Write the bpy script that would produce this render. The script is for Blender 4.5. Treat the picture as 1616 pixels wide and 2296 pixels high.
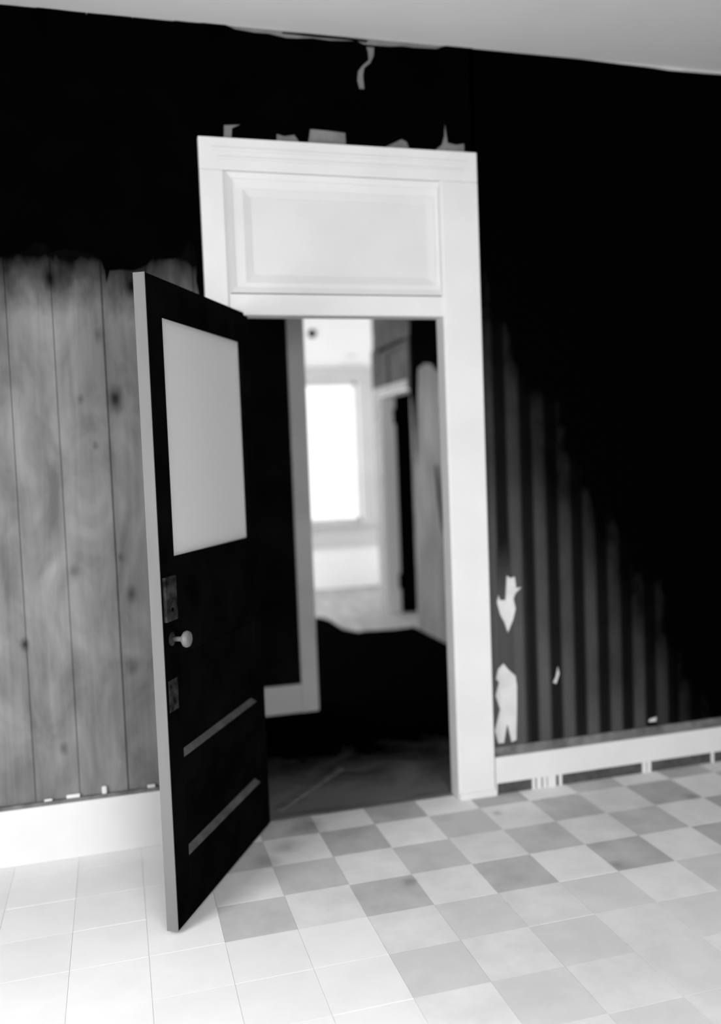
import bpy, bmesh, math, random
from mathutils import Matrix, Vector
random.seed(7)
for o in list(bpy.data.objects):
    bpy.data.objects.remove(o, do_unlink=True)
scene = bpy.context.scene
COL = scene.collection

# ------------------------------------------------------------------ camera
FPX = 1980.15
YAW, PITCH, ROLL = 0.27056, 0.05839, -0.03815
fw = Vector((math.sin(YAW)*math.cos(PITCH), math.cos(YAW)*math.cos(PITCH), -math.sin(PITCH)))
rt = Vector((math.cos(YAW), -math.sin(YAW), 0))
up = rt.cross(fw)
r2 = rt*math.cos(ROLL) + up*math.sin(ROLL)
u2 = -rt*math.sin(ROLL) + up*math.cos(ROLL)
cd = bpy.data.cameras.new('camera')
cam = bpy.data.objects.new('camera', cd); COL.objects.link(cam)
m = Matrix(((r2.x, u2.x, -fw.x, -0.3637), (r2.y, u2.y, -fw.y, -3.4858), (r2.z, u2.z, -fw.z, 1.4681), (0, 0, 0, 1)))
cam.matrix_world = m
cd.sensor_fit = 'VERTICAL'; cd.sensor_height = 36.0; cd.sensor_width = 36.0*1616/2296
cd.lens = FPX/2296*36.0
cd.clip_start = 0.05
cd.dof.use_dof = True
cd.dof.focus_distance = 2.6
cd.dof.aperture_fstop = 0.9
scene.camera = cam

# ------------------------------------------------------------------ world, lights, exposure
w = bpy.data.worlds.new('world'); scene.world = w
w.use_nodes = True
bg = w.node_tree.nodes['Background']
bg.inputs[0].default_value = (1, 1, 1, 1); bg.inputs[1].default_value = 1.6

def area(name, loc, direction, sx, sy, power):
    l = bpy.data.lights.new(name, 'AREA'); l.shape = 'RECTANGLE'; l.size = sx; l.size_y = sy; l.energy = power
    o = bpy.data.objects.new(name, l); COL.objects.link(o)
    o.location = loc
    o.rotation_euler = Vector(direction).to_track_quat('-Z', 'Y').to_euler()
    return o
# daylight through the windows; back and middle ones are unseen, added as fill
area('daylight_left_window', (-2.38, -2.35, 1.45), (1, 0.0, -0.5), 1.3, 1.7, 112)
area('daylight_back_window', (0.55, -4.98, 1.2), (0, 1, -0.75), 1.7, 2.0, 155)  # unseen window light added as fill from behind
area('daylight_middle_window', (-1.18, 2.35, 1.5), (1, 0.6, -0.1), 1.1, 1.6, 62)  # unseen window light added to brighten the middle room
area('daylight_far_window', (-1.18, 5.45, 1.5), (1, 0, -0.05), 1.3, 1.7, 135)

vs = scene.view_settings
vs.view_transform = 'Standard'; vs.look = 'None'; vs.gamma = 1.0; vs.use_curve_mapping = False
vs.exposure = 0.0

# ------------------------------------------------------------------ materials
class NT:
    def __init__(self, name):
        self.m = bpy.data.materials.new(name); self.m.use_nodes = True
        self.t = self.m.node_tree; self.b = self.t.nodes['Principled BSDF']
        self.b.inputs['Specular IOR Level'].default_value = 0.0
    def n(self, kind, **kw):
        x = self.t.nodes.new(kind)
        for k, v in kw.items(): setattr(x, k, v)
        return x
    def l(self, a, b): self.t.links.new(a, b)
    def math(self, op, a, b=None, clamp=False):
        x = self.n('ShaderNodeMath', operation=op); x.use_clamp = clamp
        for i, v in enumerate((a, b)):
            if v is None: continue
            if isinstance(v, (int, float)): x.inputs[i].default_value = v
            else: self.l(v, x.inputs[i])
        return x.outputs[0]
    def pos(self):
        g = self.n('ShaderNodeNewGeometry'); return g.outputs['Position']
    def obj(self):
        return self.n('ShaderNodeTexCoord').outputs['Object']
    def noise(self, vec, scale=(1, 1, 1), s=1.0, detail=4, rough=.55, dist=0):
        mp = self.n('ShaderNodeMapping'); mp.inputs['Scale'].default_value = scale; self.l(vec, mp.inputs[0])
        x = self.n('ShaderNodeTexNoise'); x.inputs['Scale'].default_value = s; x.inputs['Detail'].default_value = detail
        x.inputs['Roughness'].default_value = rough; x.inputs['Distortion'].default_value = dist
        self.l(mp.outputs[0], x.inputs['Vector']); return x.outputs[0]
    def ramp(self, f, stops):
        x = self.n('ShaderNodeValToRGB'); e = x.color_ramp.elements
        while len(e) < len(stops): e.new(0.5)
        for el, (p, v) in zip(e, stops):
            el.position = p; el.color = (v, v, v, 1)
        self.l(f, x.inputs[0]); return x.outputs[0]
    def col(self, c, rough=.8):
        if isinstance(c, (int, float)): self.b.inputs['Base Color'].default_value = (c, c, c, 1)
        else: self.l(c, self.b.inputs['Base Color'])
        self.b.inputs['Roughness'].default_value = rough
        return self.m
    def bump(self, h, strength=.2, dist=.01):
        x = self.n('ShaderNodeBump'); x.inputs['Strength'].default_value = strength; x.inputs['Distance'].default_value = dist
        self.l(h, x.inputs['Height']); self.l(x.outputs[0], self.b.inputs['Normal'])

def simple(name, a, b=None, s=6.0, rough=.8, spec=0.0, scale=(1, 1, 1)):
    k = NT(name); k.b.inputs['Specular IOR Level'].default_value = spec
    if b is None: return k.col(a, rough)
    nz = k.noise(k.pos(), scale, s)
    return k.col(k.ramp(nz, [(.3, a), (.7, b)]), rough)

M = {}
M['paint'] = simple('white_gloss_paint', .64, .70, 3, .6)
M['paint_panel'] = simple('white_panel_paint', .60, .65, 3, .6)
M['ceiling'] = simple('ceiling_plaster', .66, .72, 1.2, .9)
M['plaster'] = simple('exposed_plaster', .52, .66, 9, .9)
M['black_paper'] = simple('sooty_wallpaper', .0006, .0012, 5, .95)
M['room_wall'] = simple('room_wall_paper', .06, .10, 3, .9)
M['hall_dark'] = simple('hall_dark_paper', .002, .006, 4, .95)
M['far_white'] = simple('far_white_wall', .78, .84, 2, .9)
M['far_grey'] = simple('window_grey_paint', .50, .55, 3, .8)
M['door_black'] = simple('black_door_paint', .0015, .004, 7, .8)
M['door_worn'] = simple('worn_door_edge_paint', .05, .10, 14, .7)  # lighter tone paints the light caught by the upward panel ledges
M['door_edge'] = simple('bare_door_edge', .14, .19, 4, .7, scale=(1, 1, .3))
M['lock_metal'] = simple('rusty_lock_metal', .006, .045, 30, .6)
M['knob'] = simple('china_knob', .10, .14, 12, .4, .3)
M['dirt_gap'] = simple('dark_shoe_strip', .05, .10, 20, .9)  # dark tone for the gap shadow under the baseboard; also the wall core
M['cap'] = simple('weathered_cap_wood', .08, .20, 16, .9)
M['threshold'] = simple('worn_threshold_wood', .08, .17, 8, .8, scale=(.4, 2, 1))
M['hall_paint'] = simple('hall_trim_paint', .42, .50, 3, .7)
M['far_boards'] = simple('far_floor_boards', .26, .38, 4, .7, scale=(3, .5, 1))
M['grout'] = simple('pale_tile_adhesive', .42, .5, 8)
M['outside'] = simple('sill_stone', .5)

def plank_mat():
    k = NT('bare_pine_plank'); P = k.pos()
    grain = k.noise(P, (26, 26, 1.3), 1.0, 5, .6, 1.2)
    blot = k.noise(P, (4.2, 4.2, 2.0), 1.5, 4, .55, .6)
    oi = k.n('ShaderNodeObjectInfo')
    v = k.math('ADD', k.math('MULTIPLY', grain, .25), k.math('MULTIPLY', blot, .75))
    v = k.math('ADD', v, k.math('MULTIPLY', k.math('SUBTRACT', oi.outputs['Random'], .5), .14))
    c = k.ramp(v, [(.30, .115), (.50, .205), (.70, .30)])
    # x, z, radius, faintness
    knots = [(-.552, 2.181, .017, 0), (-.469, 1.737, .016, .9), (-.342, 1.735, .020, 0), (-.321, .989, .019, .7), (-.716, .83, .011, .2),
             (-.392, 1.977, .024, 1.1), (-.528, 1.093, .024, 1.1), (-.425, 1.56, .013, 1.1), (-.355, 1.133, .015, 1.0), (-.26, 2.161, .016, 0),
             (-.328, .70, .030, 1.2), (-.60, .42, .02, 1.2)]
    nz = k.noise(P, (16, 16, 7), 1.0, 3)
    dark = None
    for x, z, r, fa in knots:
        s = k.n('ShaderNodeVectorMath', operation='SUBTRACT'); k.l(P, s.inputs[0]); s.inputs[1].default_value = (x, .004, z)
        t = k.n('ShaderNodeVectorMath', operation='MULTIPLY'); k.l(s.outputs[0], t.inputs[0]); t.inputs[1].default_value = (1/r, 0, .62/r)
        ln = k.n('ShaderNodeVectorMath', operation='LENGTH'); k.l(t.outputs[0], ln.inputs[0])
        dist = k.math('ADD', k.math('ADD', ln.outputs['Value'], fa), k.math('MULTIPLY', k.math('SUBTRACT', nz, .5), 1.6))
        dark = dist if dark is None else k.math('MINIMUM', dark, dist)
    kn = k.ramp(k.math('MULTIPLY', dark, .4), [(.10, .12), (.40, .50), (.85, 1.0)])
    mx = k.n('ShaderNodeMix', data_type='RGBA', blend_type='MULTIPLY'); mx.inputs[0].default_value = 1
    k.l(c, mx.inputs[6]); k.l(kn, mx.inputs[7])
    # soot line where the paper came away: its own ragged outline
    sp = k.n('ShaderNodeSeparateXYZ'); k.l(P, sp.inputs[0])
    sn = k.noise(P, (5, 5, 2.2), 1.4, 4, .6)
    lev = k.math('ADD', k.math('SUBTRACT', sp.outputs[2], 1.965), k.math('MULTIPLY', k.math('SUBTRACT', sn, .5), .28))
    soot = k.ramp(k.math('MULTIPLY', lev, 2.0), [(.16, 1.0), (.40, .30), (.60, .01)])
    mx2 = k.n('ShaderNodeMix', data_type='RGBA', blend_type='MULTIPLY'); mx2.inputs[0].default_value = 1
    k.l(mx.outputs[2], mx2.inputs[6]); k.l(soot, mx2.inputs[7])
    k.bump(grain, .15, .004)
    return k.col(mx2.outputs[2], .85)
M['plank'] = plank_mat()
M['grey_plank'] = simple('weathered_grey_board', .10, .18, 2.5, .9, scale=(4, 4, .8))  # shaded copy of the planks, darker for boards that get less light
M['old_plaster'] = simple('stained_plaster', .14, .22, 9, .9)
M['side_grey'] = simple('dull_grey_paint', .045, .07, 5, .8)
M['side_casing'] = simple('pale_grey_paint', .20, .26, 5, .8)

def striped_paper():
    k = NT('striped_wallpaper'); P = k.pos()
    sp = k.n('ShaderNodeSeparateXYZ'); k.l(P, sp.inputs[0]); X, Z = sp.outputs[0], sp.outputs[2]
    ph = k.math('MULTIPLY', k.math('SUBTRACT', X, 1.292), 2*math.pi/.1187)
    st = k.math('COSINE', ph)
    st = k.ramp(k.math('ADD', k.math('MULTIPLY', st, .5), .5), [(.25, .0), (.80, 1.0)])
    # light falloff painted into the stripes, plus a rubbed patch low beside the casing
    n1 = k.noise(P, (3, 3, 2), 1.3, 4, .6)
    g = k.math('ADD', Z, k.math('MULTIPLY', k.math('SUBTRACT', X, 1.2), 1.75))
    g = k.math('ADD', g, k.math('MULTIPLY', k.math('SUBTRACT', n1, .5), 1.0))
    lit_wear = k.ramp(k.math('MULTIPLY', g, .4), [(.34, 1.0), (.62, .45), (.86, .0)])
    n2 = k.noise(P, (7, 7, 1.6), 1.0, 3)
    amt = k.math('MULTIPLY', k.math('MULTIPLY', st, lit_wear), k.math('ADD', k.math('MULTIPLY', n2, .8), .6))
    ground = k.math('MULTIPLY', lit_wear, .010)
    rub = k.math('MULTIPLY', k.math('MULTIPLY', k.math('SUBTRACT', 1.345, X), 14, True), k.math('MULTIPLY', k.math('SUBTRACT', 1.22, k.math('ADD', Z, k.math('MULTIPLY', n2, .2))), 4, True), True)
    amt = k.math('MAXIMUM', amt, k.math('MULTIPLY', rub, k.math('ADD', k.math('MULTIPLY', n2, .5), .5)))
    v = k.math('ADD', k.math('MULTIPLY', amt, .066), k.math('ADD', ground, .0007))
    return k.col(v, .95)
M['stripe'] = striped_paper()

STAINS = [(.555, -.631, .028), (.318, -.052, .07), (1.08, -.205, .02), (.20, -.20, .06), (1.286, -.774, .03), (.10, -.31, .05), (1.914, -.329, .035)]
def tile_mat(name, a, b):
    k = NT(name); P = k.pos()
    oi = k.n('ShaderNodeObjectInfo')
    nz = k.noise(P, (1, 1, 1), 7, 4, .6); big = k.noise(P, (1, 1, 1), 1.3, 2)
    v = k.math('ADD', k.math('MULTIPLY', nz, .55), k.math('MULTIPLY', big, .45))
    v = k.math('ADD', v, k.math('MULTIPLY', k.math('SUBTRACT', oi.outputs['Random'], .5), .22))
    c = k.ramp(v, [(.36, a), (.64, b)])
    # spilt and trodden-in stains
    wob = k.noise(P, (1, 1, 1), 14, 3)
    near = None
    for x, y, r in STAINS:
        q = k.n('ShaderNodeVectorMath', operation='DISTANCE'); k.l(P, q.inputs[0]); q.inputs[1].default_value = (x, y, 0)
        d = k.math('ADD', k.math('MULTIPLY', q.outputs['Value'], 1/r), k.math('MULTIPLY', k.math('SUBTRACT', wob, .5), 1.2))
        near = d if near is None else k.math('MINIMUM', near, d)
    stn = k.ramp(k.math('MULTIPLY', near, .4), [(.1, .72), (.55, 1.0)])
    mx = k.n('ShaderNodeMix', data_type='RGBA', blend_type='MULTIPLY'); mx.inputs[0].default_value = 1
    k.l(c, mx.inputs[6]); k.l(stn, mx.inputs[7])
    return k.col(mx.outputs[2], .6)
M['tile_light'] = tile_mat('pale_vinyl_tile', .63, .78)
M['tile_dark'] = tile_mat('grey_vinyl_tile', .38, .55)
M['tile_bleached'] = tile_mat('bleached_vinyl_tile', .76, .82)  # lit copy of the tile, puts the bright left floor into colour
M['tile_worn'] = tile_mat('worn_grey_vinyl_tile', .58, .68)

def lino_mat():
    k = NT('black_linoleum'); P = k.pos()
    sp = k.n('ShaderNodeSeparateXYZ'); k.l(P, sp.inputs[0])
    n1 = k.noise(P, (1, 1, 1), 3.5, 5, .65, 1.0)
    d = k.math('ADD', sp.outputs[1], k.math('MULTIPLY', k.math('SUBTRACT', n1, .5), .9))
    lit_wear = k.ramp(d, [(.20, .14), (.50, .06), (.80, .0015)])  # worn near the threshold, with the fade of window light painted in
    return k.col(lit_wear, .9)
M['lino'] = lino_mat()

def frosted():
    k = NT('frosted_glass')
    t = k.t
    out = t.nodes['Material Output']
    d = k.n('ShaderNodeBsdfDiffuse'); d.inputs[0].default_value = (.66, .66, .66, 1)
    tr = k.n('ShaderNodeBsdfTranslucent'); tr.inputs[0].default_value = (.85, .85, .85, 1)
    mx = k.n('ShaderNodeMixShader'); mx.inputs[0].default_value = .5
    k.l(d.outputs[0], mx.inputs[1]); k.l(tr.outputs[0], mx.inputs[2]); k.l(mx.outputs[0], out.inputs[0])
    return k.m
M['frosted'] = frosted()
def clear():
    k = NT('window_glass'); t = k.t; out = t.nodes['Material Output']
    a = k.n('ShaderNodeBsdfTransparent'); a.inputs[0].default_value = (.97, .97, .97, 1)
    g = k.n('ShaderNodeBsdfGlossy'); g.inputs['Roughness'].default_value = .1
    mx = k.n('ShaderNodeMixShader'); mx.inputs[0].default_value = .04
    k.l(a.outputs[0], mx.inputs[1]); k.l(g.outputs[0], mx.inputs[2]); k.l(mx.outputs[0], out.inputs[0])
    return k.m
M['glass'] = clear()

# ------------------------------------------------------------------ geometry helpers
def link(name, bm, mat, parent=None, smooth=False):
    me = bpy.data.meshes.new(name)
    bmesh.ops.recalc_face_normals(bm, faces=bm.faces[:])
    bm.to_mesh(me); bm.free()
    if smooth:
        for f in me.polygons: f.use_smooth = True
    me.materials.append(M[mat] if isinstance(mat, str) else mat)
    o = bpy.data.objects.new(name, me); COL.objects.link(o)
    if parent: o.parent = parent
    return o

def bbox(bm, x0, x1, y0, y1, z0, z1, bev=0):
    r = bmesh.ops.create_cube(bm, size=1.0)
    vs_ = r['verts']
    for v in vs_:
        v.co = Vector((x0+(v.co.x+.5)*(x1-x0), y0+(v.co.y+.5)*(y1-y0), z0+(v.co.z+.5)*(z1-z0)))
    if bev:
        es = list({e for v in vs_ for e in v.link_edges})
        bmesh.ops.bevel(bm, geom=es, offset=bev, segments=2, affect='EDGES', profile=.6)
    return bm

def box(name, x0, x1, y0, y1, z0, z1, mat, parent=None, bev=0):
    return link(name, bbox(bmesh.new(), x0, x1, y0, y1, z0, z1, bev), mat, parent)

def struct(o, label, cat=None, group=None):
    o['kind'] = 'structure'; o['label'] = label
    if cat: o['category'] = cat
    if group: o['group'] = group
    return o
def tag(o, label, cat, group=None):
    o['label'] = label; o['category'] = cat
    if group: o['group'] = group
    return o

def empty(name, loc=(0, 0, 0), rz=0):
    o = bpy.data.objects.new(name, None); o.empty_display_size = .1
    COL.objects.link(o); o.location = loc; o.rotation_euler = (0, 0, rz); return o

def wall_with_holes(name, axis, at, thick, a0, a1, z0, z1, holes, mat):
    """wall slab along x (axis 'x', plane y=at..at+thick) or along y, cut into boxes around rectangular holes"""
    bm = bmesh.new()
    cuts = sorted({a0, a1, *[h[0] for h in holes], *[h[1] for h in holes]})
    for p, q in zip(cuts[:-1], cuts[1:]):
        mid = (p+q)/2
        segs = [(z0, z1)]
        for h in holes:
            if h[0] < mid < h[1]:
                ns = []
                for s0, s1 in segs:
                    if h[2] > s0: ns.append((s0, min(h[2], s1)))
                    if h[3] < s1: ns.append((max(h[3], s0), s1))
                segs = ns
        for s0, s1 in segs:
            if s1-s0 < 1e-4: continue
            if axis == 'x': bbox(bm, p, q, at, at+thick, s0, s1)
            else: bbox(bm, at, at+thick, p, q, s0, s1)
    return link(name, bm, mat)

def sheet(name, outer, holes, mat, parent, to3d, thick):
    """thin sheet with a ragged outline and holes; to3d maps (a, b, depth) to a point"""
    bm = bmesh.new(); edges = []
    for loop in [outer]+holes:
        vs_ = [bm.verts.new((a, b, 0)) for a, b in loop]
        for i in range(len(vs_)): edges.append(bm.edges.new((vs_[i], vs_[(i+1) % len(vs_)])))
    bmesh.ops.triangle_fill(bm, use_beauty=True, edges=edges)
    ext = bmesh.ops.extrude_face_region(bm, geom=bm.faces[:])
    for v in ext['geom']:
        if isinstance(v, bmesh.types.BMVert): v.co.z += thick
    for v in bm.verts: v.co = Vector(to3d(v.co.x, v.co.y, v.co.z))
    return link(name, bm, mat, parent)
front = lambda a, b, d: (a, .001-d, b)

def jag(points, amp=.006, step=.03, seed=1):
    """ragged version of an open polyline"""
    rnd = random.Random(seed); out = []
    for (a, b), (c, d) in zip(points[:-1], points[1:]):
        n = max(1, int(math.hypot(c-a, d-b)/step))
        for i in range(n):
            t = i/n
            out.append((a+(c-a)*t+(rnd.uniform(-amp, amp)*.5 if i else 0), b+(d-b)*t+(rnd.uniform(-amp, amp) if i else 0)))
    out.append(points[-1]); return out

def lathe(name, prof, mat, parent, seg=20, M4=None):
    bm = bmesh.new(); rings = []
    for r, h in prof:
        if r < 1e-6: rings.append([bm.verts.new((0, 0, h))])
        else: rings.append([bm.verts.new((r*math.cos(2*math.pi*i/seg), r*math.sin(2*math.pi*i/seg), h)) for i in range(seg)])
    for A, B in zip(rings[:-1], rings[1:]):
        for i in range(seg):
            j = (i+1) % seg
            if len(A) == 1 and len(B) == 1: continue
            if len(A) == 1: bm.faces.new((A[0], B[i], B[j]))
            elif len(B) == 1: bm.faces.new((A[i], A[j], B[0]))
            else: bm.faces.new((A[i], A[j], B[j], B[i]))
    if M4 is not None: bmesh.ops.transform(bm, matrix=M4, verts=bm.verts[:])
    return link(name, bm, mat, parent, smooth=True)

# ------------------------------------------------------------------ room shell
XL, XR, YB, H = -2.4, 3.3, -5.0, 3.154
OX0, OX1, OZ = 0.11, .985, 2.05          # doorway
WT = .06                                  # thickness of the front wall

wall = wall_with_holes('wall_front', 'x', .03, WT-.03, XL-.12, XR+.12, -.02, H+.1, [(OX0-.02, OX1+.012, -.02, 2.70)], 'dirt_gap')
struct(wall, 'wall with the doorway, dark paper above and bare pine boards at left', 'wall')
# plaster skin right of and above the doorway
bm = bmesh.new()
bbox(bm, OX1+.012, 1.155, .002, .03, 0, 2.70); bbox(bm, 1.155, XR+.12, .002, .03, 0, H+.1)
link('plaster_coat', bm, 'plaster', wall)
link('plaster_coat', bbox(bmesh.new(), .085, 1.155, .0021, .03, 2.70, H+.1), 'old_plaster', wall)
# vertical pine planks left of the doorway
edges_x = [-2.4, -2.22, -2.03, -1.86, -1.68, -1.5, -1.33, -1.2, -1.05, -.88, -.710, -.550, -.372, -.205, -.030, .08]
for i, (a, b) in enumerate(zip(edges_x[:-1], edges_x[1:])):
    dy = random.uniform(0, .003)
    gap = .0020 if i != 12 else .006
    z1 = H if b <= .03 else H
    box('plank', a+gap/2, b-gap/2, .003+dy, .030, 0.0, z1, 'plank', wall, .002)

# black paper, left sheet: ragged lower edge hangs above the bare planks
low = [(-2.4, 2.26), (-1.9, 2.22), (-1.4, 2.27), (-1.0, 2.24), (-.722, 2.225), (-.64, 2.25), (-.60, 2.285), (-.565, 2.28), (-.54, 2.25), (-.50, 2.262),
       (-.44, 2.255), (-.39, 2.245), (-.365, 2.22), (-.352, 2.14), (-.338, 2.185), (-.251, 2.186), (-.20, 2.21), (-.175, 2.238), (-.10, 2.235),
       (-.07, 2.25), (-.05, 2.29), (-.028, 2.31), (-.018, 2.27), (-.012, 2.12), (.0, 2.0), (.04, 2.0)]
topL = [(.04, 3.152), (-.004, 3.151), (-.051, 3.152), (-.08, 3.138), (-.12, 3.144), (-.153, 3.147), (-.25, 3.148), (-.305, 3.150), (-.337, 3.146), (-.385, 3.143),
        (-.424, 3.150), (-.47, 3.152), (-.539, 3.153), (-.578, 3.145), (-.615, 3.151), (-.668, 3.149), (-1.1, 3.145), (-1.6, 3.152), (-2.4, 3.147)]
low = [(a, b+.03) for a, b in low]
sheet('wallpaper', jag(low, .010, .03, 3)+topL, [], 'black_paper', wall, front, .003)
# black paper over the door head with bare patches along the casing
cl = lambda L, lo, hi: [(x, min(max(z, lo) if z > 2.745 else lo, hi)) for x, z in L]
frag = [[(.111, 2.705), (.116, 2.778), (.182, 2.784), (.147, 2.767), (.141, 2.705)],
        [(.317, 2.705), (.321, 2.757), (.352, 2.750), (.392, 2.758), (.430, 2.705)],
        [(.441, 2.705), (.456, 2.784), (.530, 2.782), (.600, 2.778), (.602, 2.705)],
        [(.759, 2.705), (.770, 2.735), (.807, 2.752), (.837, 2.767), (.859, 2.758), (.877, 2.705)],
        [(.960, 2.705), (.985, 2.735), (1.010, 2.754), (1.022, 2.79), (1.027, 2.845), (1.034, 2.79), (1.038, 2.764), (1.075, 2.758), (1.110, 2.765), (1.112, 2.705)],
        [(.700, 3.122), (.734, 3.122), (.731, 3.089), (.715, 3.058), (.690, 3.038), (.683, 3.007), (.687, 2.954), (.665, 2.953), (.657, 2.987), (.662, 3.022), (.681, 3.046), (.708, 3.07), (.706, 3.10)]]
topM = [(1.16, 3.158), (1.044, 3.156), (1.00, 3.138), (.90, 3.134), (.851, 3.136), (.80, 3.130), (.737, 3.128), (.69, 3.128), (.66, 3.140), (.62, 3.136), (.55, 3.131), (.48, 3.134),
        (.42, 3.128), (.373, 3.126), (.303, 3.136), (.25, 3.135), (.173, 3.141), (.139, 3.155), (.08, 3.157), (.04, 3.152)]
sheet('wallpaper', [(.04, 2.69), (1.16, 2.69)]+topM, frag, 'black_paper', wall, front, .003)
# striped paper right of the doorway, torn beside the casing
tears = [[(1.245, .949), (1.264, .936), (1.285, .942), (1.29, .891), (1.317, .893), (1.287, .868), (1.276, .845), (1.285, .8), (1.271, .752), (1.244, .696), (1.228, .746), (1.209, .781), (1.196, .836), (1.205, .87), (1.213, .843), (1.236, .843)],
         [(1.219, .567), (1.243, .536), (1.276, .505), (1.281, .457), (1.277, .34), (1.271, .222), (1.246, .214), (1.229, .295), (1.212, .216), (1.184, .217), (1.169, .274), (1.196, .368), (1.177, .429), (1.195, .486), (1.181, .503), (1.193, .545)],
         [(1.479, .532), (1.487, .494), (1.470, .450), (1.452, .458), (1.466, .481)],
         [(1.934, .238), (1.975, .245), (1.970, .222), (1.928, .224)]]
botR = jag([(1.14, .198), (XR, .198)], .005, .04, 5)
topR = [(a, min(b+.014, 3.1515)) for a, b in [(XR, 3.13), (2.6, 3.132), (2.282, 3.126), (2.098, 3.124), (1.985, 3.13), (1.83, 3.133), (1.657, 3.142), (1.53, 3.139), (1.405, 3.145), (1.263, 3.149), (1.19, 3.152), (1.14, 3.157)]]
sheet('paper_strip', [(.36, 3.143), (.50, 3.141), (.62, 3.142), (.70, 3.139), (.71, 3.146), (.62, 3.149), (.45, 3.149), (.36, 3.147)], [], 'black_paper', wall, front, .003)
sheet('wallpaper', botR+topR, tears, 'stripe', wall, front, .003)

# other walls of the room, with its left window and an added back window
wl = wall_with_holes('wall_left', 'y', XL-.12, .12, YB-.12, .03, -.02, H+.1, [(-3.0, -1.7, .6, 2.3)], 'room_wall')
struct(wl, 'left wall of the near room with a window, out of view', 'wall')
wr = wall_with_holes('wall_right', 'y', XR, .12, YB-.12, .002, -.02, H+.1, [], 'room_wall')
struct(wr, 'right wall of the near room, out of view', 'wall')
wb = wall_with_holes('wall_back', 'x', YB-.12, .12, XL, XR, -.02, H+.1, [(-.3, 1.4, .2, 2.2)], 'room_wall')
struct(wb, 'back wall of the near room with a window, out of view', 'wall')
ce = box('ceiling', XL-.12, XR+.12, YB-.12, .03, H, H+.1, 'ceiling')
struct(ce, 'pale grey plaster ceiling of the near room', 'ceiling')

# ------------------------------------------------------------------ tiled floor
T = .2286; GX, GY = .3494, -.1281
fl = box('floor', XL-.12, XR+.12, YB-.12, .042, -.12, -.004, 'grout')
struct(fl, 'worn chequered tile floor of the near room', 'floor')
def tile_mesh(name):
    bm = bbox(bmesh.new(), .0004, T-.0004, -T+.0004, -.0004, -.0038, 0, 0)
    es = [e for e in bm.edges if all(v.co.z > -.001 for v in e.verts)]
    bmesh.ops.bevel(bm, geom=es, offset=.0003, segments=1, affect='EDGES')
    me = bpy.data.meshes.new(name); bm.to_mesh(me); bm.free(); return me
tm = {}
for k in ('tile_light', 'tile_dark', 'tile_worn', 'tile_bleached'):
    tm[k] = tile_mesh('floor_tile'); tm[k].materials.append(M[k])
rest = bmesh.new(); rest_dark = bmesh.new()
rt_ = random.Random(11)
i0, i1 = int((XL-GX)/T)-1, int((XR-GX)/T)+1
for i in range(i0, i1):
    for j in range(-1, 22):
        x, y = GX+i*T, GY-j*T
        if x < XL or x+T > XR or y-T < YB: continue
        dark = (i+j) % 2 == 0
        near = -6 <= i <= 9 and j <= 8
        if j == -1:
            if near:
                o = box('floor_tile', x+.0004, x+T-.0004, y-T+.0004, .041, -.0038, 0, 'tile_bleached' if i <= -2 else 'tile_dark' if dark else 'tile_light', fl)
            continue
        if near:
            kind = 'tile_light'
            if i <= -3 or (i <= -1 and j >= 3): kind = 'tile_bleached'
            elif dark: kind = 'tile_worn' if j >= 3 else 'tile_dark'
            o = bpy.data.objects.new('floor_tile', tm[kind]); COL.objects.link(o)
            o.location = (x, y, rt_.uniform(-.0006, .0002)); o.parent = fl
        else:
            bbox(rest_dark if dark else rest, x+.0004, x+T-.0004, y-T+.0004, y-.0004, -.0038, -.0002)
o = link('floor_tile_field', rest, 'tile_light', fl); o['kind'] = 'stuff'
o = link('floor_tile_field', rest_dark, 'tile_bleached', fl); o['kind'] = 'stuff'

# ------------------------------------------------------------------ baseboards of the near room
bl = box('baseboard_left', XL, .008, -.022, .002, 0, .215, 'paint', None, .003)
struct(bl, 'tall white baseboard below the bare pine boards', 'baseboard')
c_ = box('cap_strip', XL, .008, -.014, .002, .215, .228, 'cap', bl, .002)
for x, wd, hh in ((-.60, .05, .014), (-.47, .018, .03), (-.30, .03, .012), (-.68, .03, .008)):
    box('plaster_crumb', x, x+wd, -.012, .0, .228, .228+hh, 'paint', bl, .004)
br = box('baseboard_right', 1.157, XR, -.022, .002, .048, .163, 'paint', None, .003)
struct(br, 'low white baseboard right of the doorway', 'baseboard')
bm = bbox(bmesh.new(), 1.157, XR, -.012, .002, .163, .204, .003)
link('cap_strip', bm, 'cap', br)
for a, b in ((1.165, 1.33), (1.345, 1.352), (1.375, 1.382), (1.40, 1.405), (1.445, 1.46), (1.475, 1.88), (1.90, 1.905), (1.925, 2.245), (2.26, XR)):
    box('shoe_strip', a, b, -.018, .002, 0.0, .050, 'dirt_gap', br)  # dark strips painted where the gap under the baseboard lies in shadow
bm = bmesh.new()
for a, b in ((1.157, 1.165), (1.33, 1.345), (1.352, 1.375), (1.382, 1.40), (1.405, 1.445), (1.46, 1.475), (1.88, 1.90), (1.905, 1.925), (2.245, 2.26)):
    bbox(bm, a, b, -.022, .002, 0, .05)
link('shoe_remnant', bm, 'paint', br)

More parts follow.
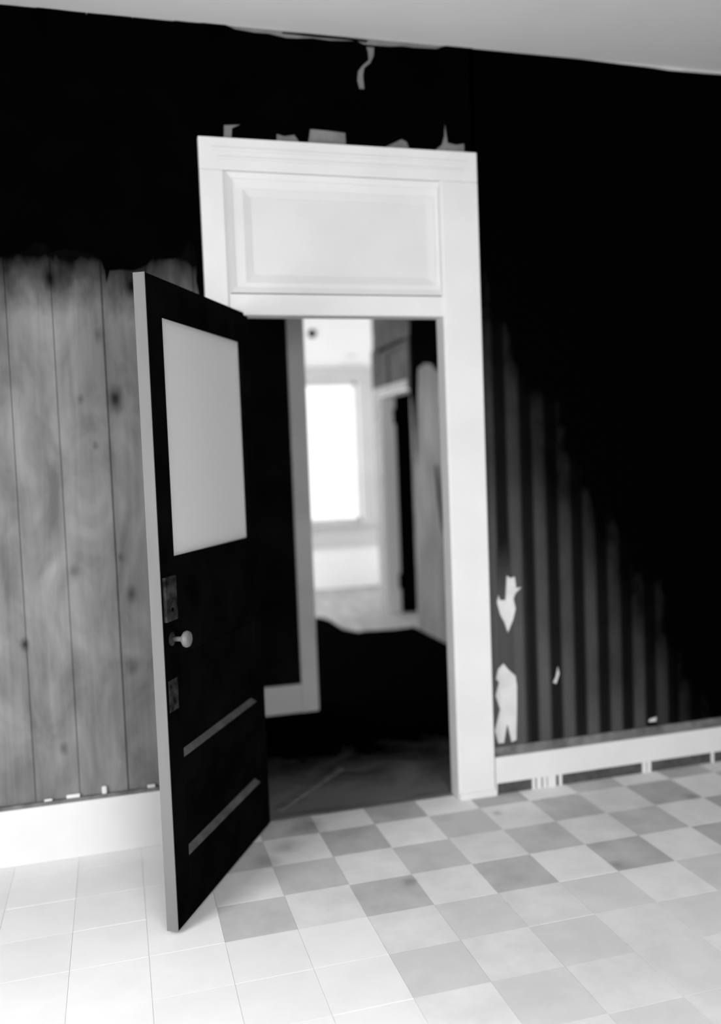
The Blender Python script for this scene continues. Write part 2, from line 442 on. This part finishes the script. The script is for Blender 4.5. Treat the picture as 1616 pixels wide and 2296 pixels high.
# ------------------------------------------------------------------ door casing with transom panel
CX0, CX1, CT = .011, 1.153, 2.722
tr = empty('trim_1', (.58, 0, 0)); struct(tr, 'white painted door casing with a solid panel above the doorway', 'door frame')
off = Vector((-.58, 0, 0))
def tbox(name, x0, x1, y0, y1, z0, z1, mat='paint', bev=.003):
    return box(name, x0-.58, x1-.58, y0, y1, z0, z1, mat, tr, bev)
tbox('casing', CX0, .10, -.028, .004, 0, 2.60, bev=.004)
tbox('casing', .992, CX1, -.028, .004, 0, 2.60, bev=.004)
tbox('plinth', .988, CX1+.004, -.036, .0, 0.001, .03, bev=.003)
tbox('head_casing', CX0, CX1, -.028, .004, 2.60, CT, bev=.004)
# fine beads run on the head casing
tbox('bead', CX0+.05, CX1-.05, -.034, -.026, 2.672, 2.684, bev=.003)
tbox('bead', CX0+.07, CX1-.07, -.034, -.026, 2.640, 2.650, bev=.003)
tbox('jamb', .985, .998, -.024, WT+.005, 0, 2.60)
tbox('jamb', .085, OX0, .05, WT+.005, 0, 2.60)
tbox('jamb', .10, .112, -.018, .004, 2.06, 2.60)
tbox('head_rail', .10, .994, -.020, WT+.005, OZ, 2.132, bev=.004)
tbox('transom_panel', .10, 1.042, .012, .05, 2.13, 2.60, 'paint_panel', 0)
# outer and inner picture-frame mouldings round the panel
def frame_moulding(name, x0, x1, z0, z1, wd, y0, y1, mat='paint'):
    """mitred sloping frame: outer edge proud at y0, inner edge back at y1"""
    bm = bmesh.new()
    O = [(x0, z0), (x1, z0), (x1, z1), (x0, z1)]; I = [(x0+wd, z0+wd), (x1-wd, z0+wd), (x1-wd, z1-wd), (x0+wd, z1-wd)]
    vo = [bm.verts.new((x-.58, y0, z)) for x, z in O]; vi = [bm.verts.new((x-.58, y1, z)) for x, z in I]
    bo = [bm.verts.new((x-.58, .02, z)) for x, z in O]; bi = [bm.verts.new((x-.58, .02, z)) for x, z in I]
    for q in range(4):
        r = (q+1) % 4
        bm.faces.new((vo[q], vo[r], vi[r], vi[q])); bm.faces.new((vo[q], bo[q], bo[r], vo[r])); bm.faces.new((vi[q], vi[r], bi[r], bi[q]))
        bm.faces.new((bo[q], bi[q], bi[r], bo[r]))
    return link(name, bm, mat, tr)
frame_moulding('panel_moulding', .112, 1.030, 2.136, 2.598, .022, -.018, -.006)
frame_moulding('panel_moulding', .134, 1.008, 2.148, 2.576, .042, -.002, .004)
frame_moulding('panel_moulding', .176, .966, 2.180, 2.540, .030, .000, .010, 'paint_panel')
lathe('nail_hole', [(0, 0), (.005, 0), (.005, .004), (0, .004)], 'black_paper', tr, 10, Matrix.Translation((1.003-.58, -.0, 2.37)) @ Matrix.Rotation(math.pi/2, 4, 'X'))
th = box('trim_2', OX0, OX1, .042, .10, -.10, .006, 'threshold', None, .003)
struct(th, 'worn dark wooden threshold in the doorway', 'threshold')

# ------------------------------------------------------------------ the open door
TH = math.atan2(-.86874, -.49526)
dr = empty('door_1', (.1925, .0440, .004), TH)
struct(dr, 'black panelled door with a frosted pane, standing open into the room', 'door')
DT = .038; L0, L1 = .03, .880
def dbox(name, x0, x1, z0, z1, mat='door_black', y0=-DT, y1=0.0, bev=.003, parent=None):
    return box(name, x0, x1, y0, y1, z0, z1, mat, parent or dr, bev)
dbox('stile', L0, .112, .006, 2.056)
st = dbox('stile', .775, L1-.004, .006, 2.056)
dbox('edge_strip', L1-.004, L1, .006, 2.056, 'door_edge', bev=.0)
dbox('top_rail', .112, .775, 1.938, 2.056)
dbox('lock_rail', .112, .775, .86, 1.180)
dbox('middle_rail', .112, .775, .435, .530)
dbox('bottom_rail', .112, .775, .006, .205)
dbox('panel', .110, .777, .525, .865, y0=-.030, y1=-.018, bev=0)
dbox('panel', .110, .777, .200, .440, y0=-.030, y1=-.018, bev=0)
gl = dbox('glass_pane', .108, .779, 1.176, 1.942, 'frosted', y0=-.020, y1=-.015, bev=0)
def bevel_strip(name, x0, x1, zf, zp, yf, yp, mat):
    """sloping moulding from the face edge (yf, zf) back to the panel (yp, zp)"""
    bm = bmesh.new()
    dx = abs(yf-yp)
    A = [(x0, yf, zf), (x0+.018, yp, zp), (x0+.018, yp, zf)]; B = [(x1, yf, zf), (x1-.018, yp, zp), (x1-.018, yp, zf)]
    a = [bm.verts.new(v) for v in A]; b = [bm.verts.new(v) for v in B]
    bm.faces.new(a); bm.faces.new(b[::-1])
    for i in range(3): j = (i+1) % 3; bm.faces.new((a[i], b[i], b[j], a[j]))
    return link(name, bm, mat, dr)
bevel_strip('panel_moulding', .114, .773, .530, .549, -.002, -.018, 'door_worn')
bevel_strip('panel_moulding', .114, .773, .205, .226, -.002, -.018, 'door_worn')
bevel_strip('panel_moulding', .114, .773, .860, .846, -.002, -.018, 'door_black')
bevel_strip('panel_moulding', .114, .773, .435, .421, -.002, -.018, 'door_black')
lk = dbox('lock_case', .792, .868, .985, 1.125, 'lock_metal', y0=0, y1=.012, bev=.003)
dbox('lock_plate', .800, .862, .70, .80, 'lock_metal', y0=0, y1=.003, bev=.001)
kb = lathe('knob', [(0, .003), (.008, .003), (.008, .030), (.012, .036), (.024, .044), (.027, .052), (.024, .060), (.014, .065), (0, .066)], 'knob', dr, 22,
           Matrix.Translation((.822, 0, .926)) @ Matrix.Rotation(-math.pi/2, 4, 'X'))
kb['label'] = 'pale round door knob'
lathe('rose', [(0, 0), (.022, 0), (.022, .003), (.009, .006), (0, .006)], 'lock_metal', kb, 22, Matrix.Translation((.822, 0, .926)) @ Matrix.Rotation(-math.pi/2, 4, 'X'))
lathe('keyhole', [(0, 0), (.007, 0), (.007, .002), (0, .002)], 'door_black', lk, 12, Matrix.Translation((.83, .0115, 1.02)) @ Matrix.Rotation(-math.pi/2, 4, 'X'))
for z in (.25, 1.05, 1.82):
    dbox('hinge', .018, .030, z-.045, z+.045, 'lock_metal', y0=-.030, y1=-.012, bev=.002)

# ------------------------------------------------------------------ rooms beyond the doorway
HX0, HXW, HH = -1.2, 2.09, 3.22
fh = box('floor_hall', HX0-.12, 3.3, .042, 6.55, -.12, -.004, 'far_boards')
struct(fh, 'pale board floor of the rooms beyond the doorway', 'floor')
x = HX0
fr = random.Random(5)
bd = None
while x < 2.7:
    wd = .135
    if x+wd > .9:
        box('floor_board', x+.0015, x+wd-.0015, 3.55, 6.40, -.0039, 0, 'far_boards', fh)
    x += wd
edge = [(2.085, 3.76), (2.00, 3.735), (1.90, 3.72), (1.75, 3.75), (1.63, 3.77), (1.585, 3.74), (1.54, 3.83), (1.50, 3.93), (1.49, 4.10), (1.49, 4.40), (1.45, 4.58), (1.38, 4.62), (1.2, 4.62), (.8, 4.5), (.2, 4.55), (HX0+.01, 4.5)]
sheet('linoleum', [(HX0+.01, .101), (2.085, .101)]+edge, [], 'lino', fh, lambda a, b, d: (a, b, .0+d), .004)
chh = box('ceiling_hall', HX0-.12, 3.3, WT, 6.55, HH, HH+.1, 'ceiling')
struct(chh, 'plaster ceiling beyond the doorway', 'ceiling')
# partition with the casing seen just behind the open door
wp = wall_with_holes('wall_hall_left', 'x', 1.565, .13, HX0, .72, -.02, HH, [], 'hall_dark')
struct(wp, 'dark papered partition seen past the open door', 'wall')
t3 = empty('trim_3', (.68, 1.565, 0)); struct(t3, 'grey-white casing at the end of the dark partition', 'door frame')
box('casing', .632-.68, .728-.68, -.024, 0, 0, 3.0, 'hall_paint', t3, .004)
box('jamb', .720-.68, .734-.68, -.018, .135, 0, 3.0, 'hall_paint', t3, .002)
bh = box('baseboard_hall', HX0, .632, 1.545, 1.566, .003, .172, 'hall_paint', None, .003)
struct(bh, 'short grey-white baseboard behind the door hinge', 'baseboard')
# side walls
wsl = wall_with_holes('wall_hall_side', 'y', HX0-.12, .12, WT, 6.55, -.02, HH, [(1.80, 2.90, .7, 2.3), (4.8, 6.1, .65, 2.35)], 'far_white')
struct(wsl, 'window side wall of the rooms beyond, out of view', 'wall')
D0, D1, DZ = 3.66, 4.50, 2.07
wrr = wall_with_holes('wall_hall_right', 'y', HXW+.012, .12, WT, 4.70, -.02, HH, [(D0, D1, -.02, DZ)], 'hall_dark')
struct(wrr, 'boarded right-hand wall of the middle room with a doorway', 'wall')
yy = WT
pr = random.Random(9)
while yy < D0-.01:
    e = min(yy+.17, D0)
    box('plank', HXW+pr.uniform(0, .003), HXW+.012, yy+.002, e-.002, 0, HH, 'grey_plank', wrr, .001)
    yy += .17
side = lambda a, b, d: (HXW+.002-d, a, b)
sheet('wallpaper', jag([(2.2, 2.15), (2.7, 2.16), (2.95, 2.12), (3.06, 2.17), (3.10, 2.20), (3.30, 2.23), (3.42, 2.21), (3.46, 2.0), (3.50, 1.80), (3.52, 1.55), (3.55, 1.40), (3.57, 1.55), (3.60, 1.9), (3.655, 2.07)], .012, .05, 8)
      + [(3.655, 3.2), (2.2, 3.2)], [], 'black_paper', wrr, side, .004)  # paper remains; the long tongue by the doorway is gap shadow painted black
sheet('wallpaper', [(2.96, .84), (3.02, .95), (3.07, 1.15), (3.10, 1.40), (3.05, 1.42), (3.00, 1.25), (2.96, 1.0)], [], 'hall_dark', wrr, side, .003)
# small doorway in that wall: casing, transom, boards above
t4 = empty('trim_4', (HXW, 4.1, 0)); struct(t4, 'grey casing and transom of the doorway in the far right wall', 'door frame')
def sbox(name, y0, y1, z0, z1, x0, x1, mat='far_grey', bev=.003):
    return box(name, x0-HXW, x1-HXW, y0-4.1, y1-4.1, z0, z1, mat, t4, bev)
sbox('casing', 4.50, 4.70, 0, 2.14, HXW-.02, HXW+.012, 'side_casing')
sbox('upper_casing', 4.50, 4.70, 2.14, 2.50, HXW-.02, HXW+.012, 'side_grey')
sbox('upper_casing', 3.60, 3.66, 2.06, 2.50, HXW-.02, HXW+.012, 'side_grey')
sbox('head_casing', 3.66, 4.50, 2.065, 2.14, HXW-.022, HXW+.012, 'side_casing')
sbox('jamb', 4.49, 4.502, 0, 2.065, HXW-.01, HXW+.135, 'far_white')
sbox('head_jamb', 3.66, 4.49, 2.052, 2.066, HXW-.01, HXW+.135)
sbox('transom_panel', 3.66, 4.50, 2.14, 2.46, HXW+.004, HXW+.014, 'side_grey')
sbox('transom_frame', 4.22, 4.50, 2.14, 2.46, HXW-.014, HXW+.012, 'side_grey')
sbox('transom_frame', 3.66, 4.22, 2.43, 2.47, HXW-.014, HXW+.012, 'side_grey')
zz = 2.50; 
while zz < HH-.02:
    box('board', HXW-.008+random.uniform(0, .006), HXW+.012, 3.60, 4.70, zz+.003, min(zz+.052, HH), 'side_grey', wrr, .004)
    zz += .055
d2 = empty('door_2', (HXW+.135, 4.50, .008), 0)
struct(d2, 'dark door leaf standing open in the far right doorway', 'door')
for nm, a, b, z0, z1 in (('stile', .0, .10, 0, 2.03), ('stile', .60, .70, 0, 2.03), ('top_rail', .10, .60, 1.90, 2.03), ('lock_rail', .10, .60, .85, 1.0), ('bottom_rail', .10, .60, 0, .22)):
    box(nm, a, b, -.038, 0, z0, z1, 'door_black', d2, .002)
box('panel', .10, .60, -.026, -.012, .22, .85, 'door_black', d2); box('panel', .10, .60, -.026, -.012, 1.0, 1.90, 'door_black', d2)
for z in (.30, 1.86):
    lathe('hinge', [(0, -.07), (.020, -.07), (.020, .07), (0, .07)], 'door_black', d2, 12, Matrix.Translation((-.012, -.045, z)))
# closet behind it
wc = bmesh.new()
bbox(wc, HXW+.132, 3.2, 4.56, 4.70, -.02, HH); bbox(wc, 3.08, 3.2, 3.0, 4.56, -.02, HH); bbox(wc, HXW+.132, 3.08, 2.9, 3.0, -.02, HH)
wcl = link('wall_closet', wc, 'hall_dark'); struct(wcl, 'dark closet walls behind the far right doorway', 'wall')
# far room end wall and window
FY = 6.40; WX0, WX1, WZ0, WZ1 = 1.15, 2.40, .75, 2.38
wf = wall_with_holes('wall_far', 'x', FY, .15, HX0-.12, 2.75, -.02, HH, [(WX0, WX1, WZ0, WZ1)], 'far_white')
struct(wf, 'white end wall of the far room with a bright window', 'wall')
lathe('dark_spot', [(0, 0), (.048, 0), (.048, .01), (0, .012)], 'hall_dark', wf, 16, Matrix.Translation((1.886, FY, 2.925)) @ Matrix.Rotation(math.pi/2, 4, 'X'))
bmc = bmesh.new(); bbox(bmc, 2.20, 2.50, FY-.004, FY+.002, 2.565, 2.578); bbox(bmc, 2.28, 2.40, FY-.004, FY+.002, 2.66, 2.68)
link('plaster_crack', bmc, 'far_grey', wf)
wfr = wall_with_holes('wall_far_right', 'y', 2.62, .12, 4.70, FY, -.02, HH, [], 'far_white')
struct(wfr, 'white right-hand wall of the far room', 'wall')
wn = empty('window_1', ((WX0+WX1)/2, FY, WZ0)); struct(wn, 'tall bright window at the end of the far room', 'window')
wx, wz = (WX0+WX1)/2, WZ0
def wbox(name, x0, x1, y0, y1, z0, z1, mat='far_grey', bev=.003, parent=None):
    return box(name, x0-wx, x1-wx, y0, y1, z0-wz, z1-wz, mat, parent or wn, bev)
wbox('casing', WX1, 2.61, -.025, .0, .62, WZ1, bev=.004); wbox('casing', .94, WX0, -.025, .0, .62, WZ1, bev=.004)
wbox('head_casing', .94, 2.61, -.028, .0, WZ1, 2.54, bev=.004)
wbox('sill', .90, 2.61, -.06, .10, .715, .75, bev=.004)
wbox('apron', .94, 2.61, -.022, 0, .48, .715, bev=.003)
sa = wbox('sash', WX0, WX0+.045, .03, .07, WZ0, WZ1)
wbox('sash', WX1-.045, WX1, .03, .07, WZ0, WZ1); wbox('sash', WX0, WX1, .03, .07, WZ0, WZ0+.05); wbox('sash', WX0, WX1, .03, .07, WZ1-.045, WZ1)
wbox('glass_pane', WX0+.04, WX1-.04, .048, .052, WZ0+.045, WZ1-.04, 'glass', 0)

# frames of the unseen lighting windows; back and middle ones added for fill
def plain_window(name, label, axis, at, a0, a1, z0, z1):
    e = empty(name, (0, 0, 0)); struct(e, label, 'window')
    def b(nm, p, q, r, s):
        if axis == 'y': box(nm, at-.07, at-.03, p, q, r, s, 'paint', e, .003)
        else: box(nm, p, q, at-.07, at-.03, r, s, 'paint', e, .003)
    b('sash', a0, a0+.05, z0, z1); b('sash', a1-.05, a1, z0, z1); b('sash', a0, a1, z0, z0+.05); b('sash', a0, a1, z1-.05, z1); b('meeting_rail', a0, a1, (z0+z1)/2-.025, (z0+z1)/2+.025)
plain_window('window_2', 'sash window in the left wall of the near room', 'y', XL, -3.0, -1.7, .6, 2.3)
plain_window('window_3', 'sash window in the back wall of the near room', 'x', YB, -.3, 1.4, .2, 2.2)
plain_window('window_4', 'sash window in the side wall of the middle room', 'y', HX0, 1.80, 2.90, .7, 2.3)
plain_window('window_5', 'sash window in the side wall of the far room', 'y', HX0, 4.8, 6.1, .65, 2.35)

# ------------------------------------------------------------------ loose piece on the hall floor
bm = bbox(bmesh.new(), 0, .54, -.015, .015, 0, .008, .002)
la = link('wooden_lath', bm, 'threshold')
la.location = (.235, .135, .0045); la.rotation_euler = (0, 0, math.atan2(.42, .40))
tag(la, 'thin pale wooden lath lying on the dark floor just inside the doorway', 'lath')
